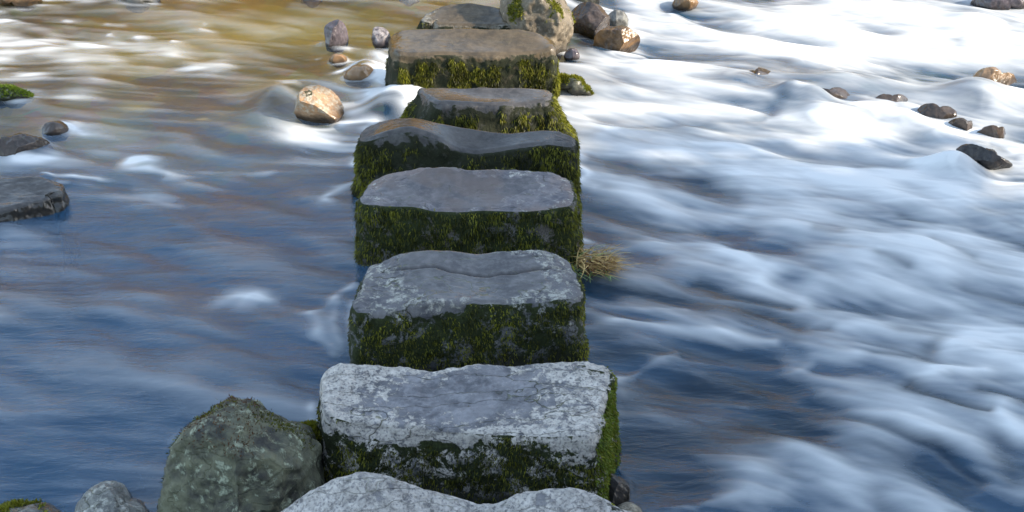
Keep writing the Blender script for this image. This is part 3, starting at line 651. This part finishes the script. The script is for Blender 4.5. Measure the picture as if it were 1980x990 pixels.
# ================================================================== BOULDERS
GB = 'boulders and rocks lying in the stream'
M_GB = stone_mat('rock_green', (.11, .112, .070), (.022, .022, .020), (.34, .37, .27), .42, (.03, .045, .008), .3, 8, .6)
M_TAN = stone_mat('rock_tan', (.34, .22, .13), (.15, .10, .06), (.50, .44, .34), .6, crack=.3, seed=9, rough=.5, warm=(.36, .20, .09))
M_PB = stone_mat('rock_pale_mossy', (.17, .14, .10), (.07, .06, .045), (.40, .35, .27), .2, (.05, .055, .008), .3, 10, .7)
M_DK = stone_mat('rock_dark', (.075, .055, .045), (.03, .025, .025), (.20, .18, .15), .1, crack=.5, seed=11, rough=.35)
M_BR = stone_mat('rock_brown_shiny', (.20, .12, .06), (.05, .035, .025), (.36, .26, .16), .2, crack=.4, seed=12, rough=.3, warm=(.30, .15, .04))
M_GY = stone_mat('rock_grey', (.22, .22, .20), (.09, .09, .085), (.46, .45, .40), .4, crack=.6, seed=13, rough=.6)
M_PU = stone_mat('rock_purple', (.12, .10, .115), (.035, .03, .04), (.40, .37, .36), .2, crack=.4, seed=14, rough=.35)
M_BK = stone_mat('rock_black', (.030, .028, .03), (.01, .01, .012), (.08, .08, .08), .0, crack=.2, seed=15, rough=.3)

o = rock('boulder', [(300,930),(322,888),(350,850),(388,808),(418,785),(455,770),(490,772),(520,798),(555,822),(590,838),(615,870),(622,920),(618,960),(600,1010),(560,1060),(460,1085),(360,1070),(312,1000)],
         1060, .30, M_GB, seed=5, facets=8, fdepth=.24, amp=.026, freq=8, Y=onz(460, 1020, 0)[1] + .12, wetline=.03, moss=-.30, mosstop=.30)
tag(o, 'large olive green boulder with mossy ridge left of the nearest full stepping stone', 'boulder', GB)
P, N, m = scatter(o, 'moss', 3200, 5, .70, lambda V, Nn: (Nn[:, 0] < -.1) * 1.0 + .1)
tufts('moss', P, N, .006, .0014, M_MOSS, o, np.full(len(P), .3), .4, .6, 6)
# rusty tufts along the crest
V, N_ = get_vn(o.data)
crest = np.nonzero((V[:, 2] > V[:, 2].max() - .05))[0]
kq = RNG.choice(crest, 900); tufts('rust_moss', V[kq] + RNG.normal(0, .004, (900, 3)), N_[kq], .007, .0012, M_RUST, o, np.full(900, .4), -.2, .8, 9)
gl = [(418,792),(395,806),(368,836),(345,868),(326,898),(540,820),(515,806),(575,836)]
PP, NN = [], []
for gx_, gy_ in gl:
    c = onY(gx_, gy_, onz(460, 1020, 0)[1] + .14)
    q = np.argsort(((V - c) ** 2).sum(1))[:140]; PP.append(V[q]); NN.append(N_[q])
PP = np.concatenate(PP); NN = np.concatenate(NN); rep = np.repeat(np.arange(len(PP)), 2)
tufts('bright_moss', PP[rep] + RNG.normal(0, .004, (len(rep), 3)), NN[rep], .007, .0013, M_MOSS, o, np.full(len(rep), .25), .1, .8, 10)

BO = [
 # name, outline, waterline py, depth, material, kwargs, label
 ('boulder', [(573,205),(580,178),(596,166),(625,164),(650,176),(664,200),(664,220),(652,236),(620,241),(585,240),(572,228)], 238, .13, M_TAN, dict(seed=34, facets=6, fdepth=.34, amp=.007, freq=12, wetline=.05, lich=.6), 'rounded tan boulder with sunlit face, alone in the water left of the row'),
 ('boulder', [(965,20),(975,-10),(1000,-40),(1050,-55),(1092,-30),(1106,10),(1108,50),(1098,85),(1082,110),(1060,118),(1020,110),(985,80),(968,50)], 108, .30, M_PB, dict(seed=33, facets=9, fdepth=.2, amp=.034, wetline=.05, moss=.12, mosstop=.2, lich=.5), 'big pale gold-flecked boulder standing behind the sunlit stepping stone'),
 ('rock', [(1100,30),(1106,12),(1125,5),(1150,8),(1172,28),(1188,44),(1182,60),(1160,80),(1130,82),(1108,72),(1100,55)], 78, .16, M_DK, dict(seed=35, facets=10, fdepth=.36, amp=.010, freq=9, wet=.7), 'dark wedge-shaped rock right of the big pale boulder'),
 ('rock', [(1146,85),(1150,68),(1165,56),(1190,52),(1222,62),(1242,78),(1246,96),(1230,104),(1190,108),(1160,106),(1148,98)], 103, .13, M_BR, dict(seed=37, facets=12, fdepth=.36, amp=.008, freq=9, wet=.75), 'shiny wet brown rock with amber facets at the edge of white water'),
 ('rock', [(1176,30),(1190,20),(1210,30),(1214,48),(1200,60),(1182,54)], 56, .10, M_GY, dict(seed=38, facets=4, amp=.008, freq=9, wet=.4, sub=5), 'small pale yellowish rock tucked behind the shiny brown rock'),
 ('rock', [(1090,112),(1094,98),(1106,93),(1118,100),(1121,112),(1112,120),(1096,119)], 117, .06, M_PU, dict(seed=39, facets=4, amp=.005, freq=14, wet=.5, sub=5), 'small purplish brown stone at the foot of the big pale boulder'),
 ('rock', [(1095,-4),(1110,-14),(1140,-16),(1158,-6),(1160,8),(1140,12),(1110,8)], 8, .12, M_GB, dict(seed=40, facets=4, amp=.008, freq=9, moss=.2, sub=5), 'mossy rock at the top edge above the dark wedge-shaped rock'),
 ('rock', [(616,72),(626,56),(642,42),(654,38),(668,46),(674,64),(674,86),(664,98),(640,100),(622,94)], 95, .10, M_PU, dict(seed=41, facets=10, fdepth=.36, amp=.006, freq=10, wet=.6), 'pointed purple grey rock in golden water left of the row'),
 ('rock', [(718,62),(722,55),(740,53),(750,60),(753,80),(748,95),(730,97),(720,80)], 93, .07, M_PU, dict(seed=42, facets=5, amp=.005, freq=12, wet=.1, lich=.8, sub=5), 'small blocky whitish rock between the pointed rock and the stepping stones'),
 ('rock', [(636,118),(642,108),(656,105),(670,110),(673,120),(662,128),(644,127)], 122, .07, M_TAN, dict(seed=43, facets=1, amp=.004, freq=10, wet=.6, sub=5), 'small orange stone with water sliding over it below the pointed rock'),
 ('rock', [(664,150),(676,134),(700,126),(722,134),(730,150),(720,162),(690,166),(670,162)], 158, .10, M_TAN, dict(seed=44, facets=2, amp=.006, freq=10, wet=.8, sub=5), 'tan cobble awash under a sheet of water left of the white chute'),
 ('rock', [(-40,185),(-20,172),(10,170),(40,175),(62,183),(66,190),(50,198),(10,200),(-30,200)], 194, .12, M_GY, dict(seed=45, facets=2, amp=.008, freq=9, moss=.75, mosstop=.3), 'low rock capped with bright yellow green moss at the left edge'),
 ('rock', [(-30,296),(0,276),(30,266),(60,264),(86,272),(102,290),(96,304),(60,310),(10,312),(-30,308)], 308, .16, M_DK, dict(seed=46, facets=8, fdepth=.3, amp=.012, freq=9, wet=.95), 'long dark wet rock barely breaking the surface near the left edge'),
 ('rock', [(80,262),(88,245),(108,236),(124,238),(134,250),(128,264),(108,272),(88,270)], 262, .09, M_DK, dict(seed=47, facets=3, amp=.008, freq=9, wet=.9, sub=5), 'small brown-tipped rock with a white splash at its right side'),
 ('rock', [(-10,-2),(20,-10),(60,-8),(82,0),(70,9),(30,11),(0,10)], 8, .10, M_BR, dict(seed=49, facets=3, amp=.006, freq=9, wet=.4, sub=5), 'brown rock cropped by the top left corner above a foam streak'),
 ('rock', [(222,0),(240,-8),(280,-9),(308,-2),(312,5),(290,9),(240,8)], 6, .08, M_GY, dict(seed=50, facets=3, amp=.006, freq=9, wet=.6, lich=.6, sub=5), 'grey green rock at the top edge over the calm olive water'),
 ('rock', [(578,2),(590,-6),(610,-8),(625,0),(618,8),(592,9)], 6, .05, M_TAN, dict(seed=51, facets=2, amp=.004, freq=12, wet=.1, lich=.7, sub=5), 'pale pinkish stone at the top edge above the pointed purple rock'),
 ('rock', [(770,2),(782,-5),(800,-5),(812,2),(800,7),(780,7)], 5, .05, M_GY, dict(seed=52, facets=2, amp=.004, freq=12, wet=.1, lich=.8, sub=5), 'small whitish stone at the top edge behind the stepping stones'),
 ('rock', [(148,985),(165,955),(190,935),(220,934),(238,950),(248,968),(285,985),(300,1020),(220,1050),(150,1030)], 1030, .13, M_GY, dict(seed=53, facets=6, fdepth=.16, amp=.010, freq=9, wetline=.02, lich=.6), 'pointed pale grey rock with a white vein left of the green boulder'),
 ('rock', [(-50,1000),(0,984),(50,979),(95,982),(115,992),(120,1020),(60,1050),(-40,1040)], 1030, .14, M_GY, dict(seed=54, facets=3, amp=.010, freq=9, moss=.1, mosstop=.3), 'mossy flat rock cropped by the bottom left corner'),
 ('rock', [(572,838),(580,824),(600,820),(620,828),(640,850),(640,900),(590,900),(570,870)], 880, .10, M_BK, dict(seed=55, facets=3, amp=.008, freq=9, moss=.15, mosstop=.4), 'dark mossy rock wedged between the green boulder and the stepping stone'),
 ('rock', [(1165,930),(1180,915),(1195,922),(1216,934),(1217,950),(1208,975),(1185,985),(1165,970)], 975, .09, M_BK, dict(seed=56, facets=7, fdepth=.2, amp=.006, freq=10, wet=.3), 'black angular rock against the right foot of the nearest full stepping stone'),
 ('rock', [(1190,985),(1205,974),(1225,975),(1242,988),(1250,1010),(1210,1020)], 1010, .07, M_PB, dict(seed=57, facets=3, amp=.006, freq=10, lich=1.0, sub=5, wetline=.01), 'small whitish rock end at the bottom edge beside the black angular rock'),
 ('boulder', [(690,500),(694,470),(708,450),(728,445),(748,470),(752,510),(735,530),(706,530),(692,518)], 524, .12, M_BK, dict(seed=58, facets=1, amp=.006, freq=9, wet=.5, Y=4.80), 'smooth black wet boulder under the left end of the puddled stepping stone'),
 ('rock', [(1070,158),(1078,146),(1100,150),(1130,166),(1148,182),(1150,192),(1130,190),(1095,176),(1074,168)], 186, .10, M_GB, dict(seed=59, facets=1, amp=.008, freq=9, wet=.6, moss=.1, sub=5), 'green algae covered rock half drowned in foam right of the row'),
 ('rock', [(1850,288),(1870,278),(1895,290),(1920,304),(1945,312),(1956,324),(1930,330),(1880,318)], 326, .12, M_BK, dict(seed=60, facets=3, amp=.010, freq=9, wet=.5, moss=.0, mosstop=.3), 'dark rock edge with green rim under a white lip near the right edge'),
 ('rock', [(1300,8),(1310,-4),(1335,-6),(1350,6),(1340,18),(1318,22),(1304,18)], 18, .09, M_BR, dict(seed=61, facets=3, amp=.008, freq=9, wet=.4, lich=.8, sub=5), 'brown rock in white water at the top edge of the rapids'),
 ('rock', [(1876,8),(1890,-4),(1940,-8),(1990,0),(1990,18),(1950,22),(1890,14)], 16, .12, M_PU, dict(seed=62, facets=5, amp=.010, freq=9, wet=.5), 'purplish flat rock in the top right corner'),
 ('rock', [(1690,212),(1702,194),(1725,188),(1748,194),(1756,208),(1740,220),(1708,222)], 214, .10, M_DK, dict(seed=63, facets=4, amp=.010, freq=9, wet=.8, lich=.8, sub=5), 'brown rock streaming with foam in the middle of the rapids'),
 ('rock', [(1566,200),(1575,186),(1602,178),(1630,186),(1650,198),(1616,206),(1584,206)], 203, .10, M_DK, dict(seed=71, facets=4, amp=.006, freq=9, wet=.9, sub=5), 'low wet rock awash, leftmost of the cluster in the dark band of the rapids'),
 ('rock', [(1428,158),(1436,146),(1460,140),(1490,150),(1506,162),(1470,166),(1440,164)], 163, .08, M_DK, dict(seed=72, facets=3, amp=.006, freq=9, wet=.9, sub=5), 'flat wet rock where the dark band of the rapids begins'),
 ('rock', [(1770,226),(1784,214),(1810,212),(1836,222),(1840,232),(1806,238),(1780,236)], 235, .09, M_DK, dict(seed=73, facets=5, amp=.008, freq=9, wet=.9, sub=5), 'wet rock between the brown streaming rock and the white mound'),
 ('rock', [(1636,214),(1646,204),(1664,202),(1682,210),(1684,218),(1660,222),(1642,220)], 220, .06, M_PU, dict(seed=74, facets=4, amp=.005, freq=12, wet=.8, sub=5), 'smallest purplish stone just left of the brown streaming rock'),
 ('rock', [(1590,226),(1600,214),(1625,210),(1650,218),(1660,230),(1630,234),(1604,232)], 232, .08, M_DK, dict(seed=76, facets=4, amp=.006, freq=12, wet=.9, sub=5), 'dark wet rock below the smallest purplish stone of the rapids'),
 ('rock', [(1528,176),(1536,168),(1552,166),(1566,172),(1568,180),(1548,183),(1534,181)], 181, .05, M_BR, dict(seed=77, facets=3, amp=.004, freq=12, wet=.8, sub=5), 'small brown stone between the flat wet rock and the cluster in the rapids'),
 ('rock', [(1895,262),(1906,252),(1926,250),(1946,258),(1950,268),(1920,272),(1902,270)], 271, .07, M_DK, dict(seed=78, facets=4, amp=.005, freq=12, wet=.9, sub=5), 'dark stone right of the white mound above the green-rimmed rock edge'),
 ('rock', [(1880,158),(1896,148),(1930,146),(1958,154),(1962,164),(1930,170),(1894,168)], 168, .12, M_TAN, dict(seed=80, facets=2, amp=.005, freq=9, wet=.9, sub=5), 'broad tan rock washed by a smooth sheet of foam near the right edge'),
 ('rock', [(1830,252),(1842,240),(1866,238),(1886,248),(1890,258),(1866,264),(1842,262)], 258, .08, M_DK, dict(seed=66, facets=3, amp=.008, freq=9, wet=.7, sub=5), 'dark rock below the white mound at the right of the rapids'),
]
ROCKPOS = []
for nm, ol, wl, dr, mt, kw, lab in BO:
    mx_ = sum(p[0] for p in ol) / len(ol); my_ = sum(p[1] for p in ol) / len(ol)
    if 1420 < mx_ < 1960 and 130 < my_ < 280: ol = [(mx_ + (p[0] - mx_) * 1.5, my_ + (p[1] - my_) * 1.2) for p in ol]
    if 1420 < mx_ < 1960 and 130 < my_ < 280: kw = dict(kw, facets=11, fdepth=.38, amp=.006, freq=16)
    px0, px1 = min(p[0] for p in ol), max(p[0] for p in ol)
    if wl < 990 and px1 > 0 and kw.get('Y') is None and 'algae' not in lab and 'wedged' not in lab:
        c_ = onz((px0 + px1) / 2, wl, 0); w2 = abs(onz(px1, wl, 0)[0] - onz(px0, wl, 0)[0]) / 2
        ROCKPOS.append((c_[0], c_[1] + w2 * .5, w2, .9 if c_[0] > .3 else .42))
    z0 = float(zw(np.array([onz(np.mean([p[0] for p in ol]), wl, 0)[0]]), 0)[0])
    o = rock(nm, ol, wl, dr, mt, z0=z0, **kw); tag(o, lab, nm, GB)
    if 'moss-cap' in lab or 'capped' in lab or kw.get('moss', -1) > .05:
        P, N, m = scatter(o, 'moss', 3500, 8, .45, lambda V, Nn: (Nn[:, 2] > .1) * 1.0)
        tufts('moss', P, N, .013, .0022, M_MOSSB if 'capped' in lab else M_MOSS, o, np.full(len(P), .55), .2, .7, 9)

build_water()

# ================================================================== DRIED GRASS CAUGHT ON A STONE, LEAF
def blades(name, n, c, L, wd, dirf, mat, parent, tone, seed):
    r = np.random.default_rng(seed); V = []; F = []; T = []
    for i in range(n):
        b, d, bend, l = dirf(r); d = np.array(d, float); d /= np.linalg.norm(d)
        sd_ = np.cross(d, [r.normal(0, .3), r.normal(0, .3), 1]); sd_ /= np.linalg.norm(sd_) + 1e-9
        k0 = len(V); S = 6; tt = np.clip(tone + r.normal(0, .28), 0, 1)
        for k in range(S + 1):
            q = k / S; p = c + np.array(b) + d * l * q + np.array(bend) * q * q * l
            w_ = wd * (1 - .8 * q); V.append(p - sd_ * w_); V.append(p + sd_ * w_); T += [tt, tt]
        for k in range(S): F.append((k0 + 2 * k, k0 + 2 * k + 1, k0 + 2 * k + 3, k0 + 2 * k + 2))
    return mesh_obj(name, np.array(V), F, mat, parent, False, dict(tone=T))
root = bpy.data.objects.new('grass_clump', None); COL.objects.link(root)
c0 = onz(1116, 512, .035); root.location = c0
tag(root, 'clump of dried straw-coloured grass caught on the right side of a stepping stone', 'grass clump')
Z = np.zeros(3)
def dry(r):
    a = r.normal(-.12, 1.05)
    xx_ = r.uniform(0, .13); return ((xx_, r.normal(0, .03), r.uniform(-.01, .055 * (1 - xx_ * 4))), (math.cos(a), .5 * math.sin(a) + r.normal(0, .4), r.normal(.04, .28)), (r.normal(0, .5), 0, -r.uniform(.0, .3)), r.uniform(.03, .08))
blades('dry_blades', 340, Z, 0, .0026, dry, M_REED, root, .55, 4)
def hang(r):
    return ((r.uniform(-.01, .12), r.normal(-.04, .02), -.005), (r.normal(.5, .8), -.7, r.normal(-.02, .05)), (0, 0, -.05), r.uniform(.03, .08))
blades('wet_blades', 26, Z, 0, .0026, hang, M_GREENB, root, .5, 5)
def arch(r):
    return ((r.uniform(-.02, .06), r.normal(.0, .02), .03), (r.uniform(.3, 1.2), r.normal(0, .2), r.uniform(.4, 1.0)), (.35, 0, -.45), r.uniform(.06, .14))
blades('green_blades', 14, Z, 0, .0012, arch, M_GREENB, root, .6, 6)
def tuft_(r):
    return ((r.normal(-.03, .012), r.normal(-.06, .03), -.02), (r.normal(0, .35), r.normal(-.2, .3), 1), (0, 0, -.2), r.uniform(.04, .09))
blades('upright_blades', 60, Z, 0, .0016, tuft_, M_GREENB, root, .25, 7)

r_ = np.random.default_rng(3); Pd = np.stack([r_.uniform(0, .13, 60), r_.normal(0, .03, 60), r_.uniform(-.02, .02, 60)], 1)
Vd = []; Fd = []
for i_, p_ in enumerate(Pd):
    a_ = r_.normal(0, 1, 3); a_ /= np.linalg.norm(a_); b_ = np.cross(a_, r_.normal(0, 1, 3)); b_ /= np.linalg.norm(b_); z_ = r_.uniform(.006, .014)
    Vd += [p_ - a_ * z_, p_ - a_ * z_ * .3 + b_ * z_ * .6, p_ + a_ * z_, p_ - b_ * z_ * .5]; Fd.append((4 * i_, 4 * i_ + 1, 4 * i_ + 2, 4 * i_ + 3))
mesh_obj('dead_leaves', np.array(Vd), Fd, M_RUST, root, False, dict(tone=np.repeat(r_.random(60), 4)))
t = NT('leaf_orange'); M_LEAF = t.done(t.n('BsdfPrincipled', Base_Color=t.mix(t.ramp(t.noise(t.pos(), 60), .4, .6), (.30, .10, .025), (.5, .2, .05)), Roughness=.6))
c = onz(1385, 905, -.05); ang = np.linspace(0, 2 * np.pi, 40, endpoint=False)
rr = .020 * (1 + .45 * np.abs(np.cos(ang * 2.5)) ** .6) * (1 + .12 * np.sin(ang * 11))
V = [(c[0], c[1], .004)] + [(c[0] + r_ * math.cos(a_), c[1] + 1.2 * r_ * math.sin(a_), .006 * math.sin(a_ * 3)) for a_, r_ in zip(ang, rr)]
V = [(p[0], p[1], p[2] + float(zw(np.array([p[0]]), 0)[0]) - .035) for p in V]
lf = mesh_obj('fallen_leaf', V, [(0, i + 1, (i + 1) % 40 + 1) for i in range(40)], M_LEAF, None, True)
tag(lf, 'orange brown lobed leaf drifting in the dark pool right of the row', 'leaf')

# ================================================================== TREES ON THE BANKS
def leaf_mat(name, lo, hi):
    return moss_mat(name, lo, hi)
ML_G = leaf_mat('leaves_gold', (.50, .30, .03), (.95, .66, .10)); ML_O = leaf_mat('leaves_olive', (.10, .10, .02), (.35, .30, .05)); ML_D = leaf_mat('needles_dark', (.012, .025, .010), (.04, .07, .02))
t = NT('bark'); M_BARK = t.done(t.n('BsdfPrincipled', Base_Color=t.mix(t.noise(t.pos((8, 8, 1)), 6), (.05, .035, .025), (.14, .11, .08)), Roughness=.95))
def tree(name, x, y, h, rw, mat, label, cat, seed, n=13000, conifer=False, leaf=.10, grp='trees along the banks'):
    r = np.random.default_rng(seed); z0 = float(bank_h(np.array([x]), np.array([y]))[0]) - .2
    root = bpy.data.objects.new(name, None); COL.objects.link(root); root.location = (x, y, z0); tag(root, label, cat, grp)
    V, F = [], []
    def limb(p, q, r0, r1):
        k = len(V); p = np.array(p, float); q = np.array(q, float); d = q - p; d /= np.linalg.norm(d); a = np.cross(d, [.3, 1, .2]); a /= np.linalg.norm(a); b = np.cross(d, a)
        for e, rr_ in ((p, r0), (q, r1)):
            for i in range(8): th = i * math.pi / 4; V.append(e + rr_ * (a * math.cos(th) + b * math.sin(th)))
        for i in range(8): F.append((k + i, k + (i + 1) % 8, k + 8 + (i + 1) % 8, k + 8 + i))
    limb((0, 0, 0), (.1, .05, h * .45), .03 * h, .022 * h); limb((.1, .05, h * .45), (0, .1, h * .95), .022 * h, .004 * h)
    cl = []
    for i in range(26):
        f = r.uniform(.08, .97); a = r.uniform(0, 6.28); rad = rw * ((1 - f) * 1.1 + .1 if conifer else math.sin(min(1, f * .9 + .1) * math.pi) ** .6) * r.uniform(.5, 1)
        if conifer: f = r.uniform(.05, .97); rad = rw * (1.05 - f) * r.uniform(.5, 1)
        e = np.array([rad * math.cos(a), rad * math.sin(a), h * f]); limb((0, 0, h * f * .8), e, .008 * h, .002 * h); cl.append(e)
    mesh_obj('trunk', np.array(V), F, M_BARK, root)
    cl = np.array(cl); c = cl[r.integers(0, len(cl), n)] * r.uniform(.55, 1.05, (n, 1)) ** np.array([[1, 1, 0]]) + r.normal(0, rw * .17, (n, 3)) * [1, 1, .8]
    A = r.normal(0, 1, (n, 3)); A /= np.linalg.norm(A, axis=1)[:, None]; B = np.cross(A, r.normal(0, 1, (n, 3))); B /= np.linalg.norm(B, axis=1)[:, None]
    sz = leaf * r.uniform(.6, 1.3, (n, 1))
    VV = np.stack([c - A * sz, c + B * sz * .6, c + A * sz, c - B * sz * .6], 1).reshape(-1, 3)
    tn = np.repeat(r.random(n), 4)
    mesh_obj('crown', VV, None, mat, root, False, dict(tone=tn), np.arange(n * 4).reshape(-1, 4))
k = 0
for x, y, h, w_, lab in [(-10.5, 12.3, 2.88, 1.7, 'golden autumn tree farthest upstream on the far bank'), (-8.0, 12.9, 3.20, 1.8, 'broad golden autumn tree, second from the upstream end of the far bank'),
        (-5.4, 13.4, 2.96, 1.7, 'golden autumn tree, third from the upstream end of the far bank'), (-2.9, 14.0, 3.28, 1.8, 'tall golden autumn tree upstream of the row of stones on the far bank'),
        (-.4, 14.7, 3.36, 1.8, 'golden autumn tree straight behind the row of stepping stones'), (2.2, 15.5, 3.52, 1.9, 'golden autumn tree just downstream of the row of stones on the far bank')]:
    tree('autumn_tree', x, y, h, w_, ML_G, lab, 'tree', 100 + k); k += 1
for x, y, h, lab in [(5.4, 16.4, 4.6, 'olive leaved tree next to the last golden tree on the far bank'), (8.8, 17.6, 5.0, 'olive leaved tree farthest downstream on the far bank')]:
    tree('olive_tree', x, y, h, 1.7, ML_O, lab, 'tree', 130 + k); k += 1
for x, y, h in [(6.6, 2.5, 7.2), (7.6, 1.2, 8.0), (8.8, 2.2, 7.0), (6.2, .6, 7.4), (9.5, .2, 8)]:  # evergreens out of view, put in to shade the near water
    lab = {6.6: 'added unseen evergreen shading the stream, nearest the water on the near bank', 7.6: 'tall added unseen evergreen shading the stream from the middle of the near bank clump', 8.8: 'shorter added unseen evergreen shading the stream at the downstream side of the near bank clump', 6.2: 'added unseen evergreen shading the stream, set back from the water at the upstream side of the clump', 9.5: 'tall added unseen evergreen shading the stream, set farthest back on the near bank'}[x]
    tree('shade_evergreen', x, y, h, 1.9, ML_D, lab, 'tree', 160 + k, 12000, True, .12); k += 1
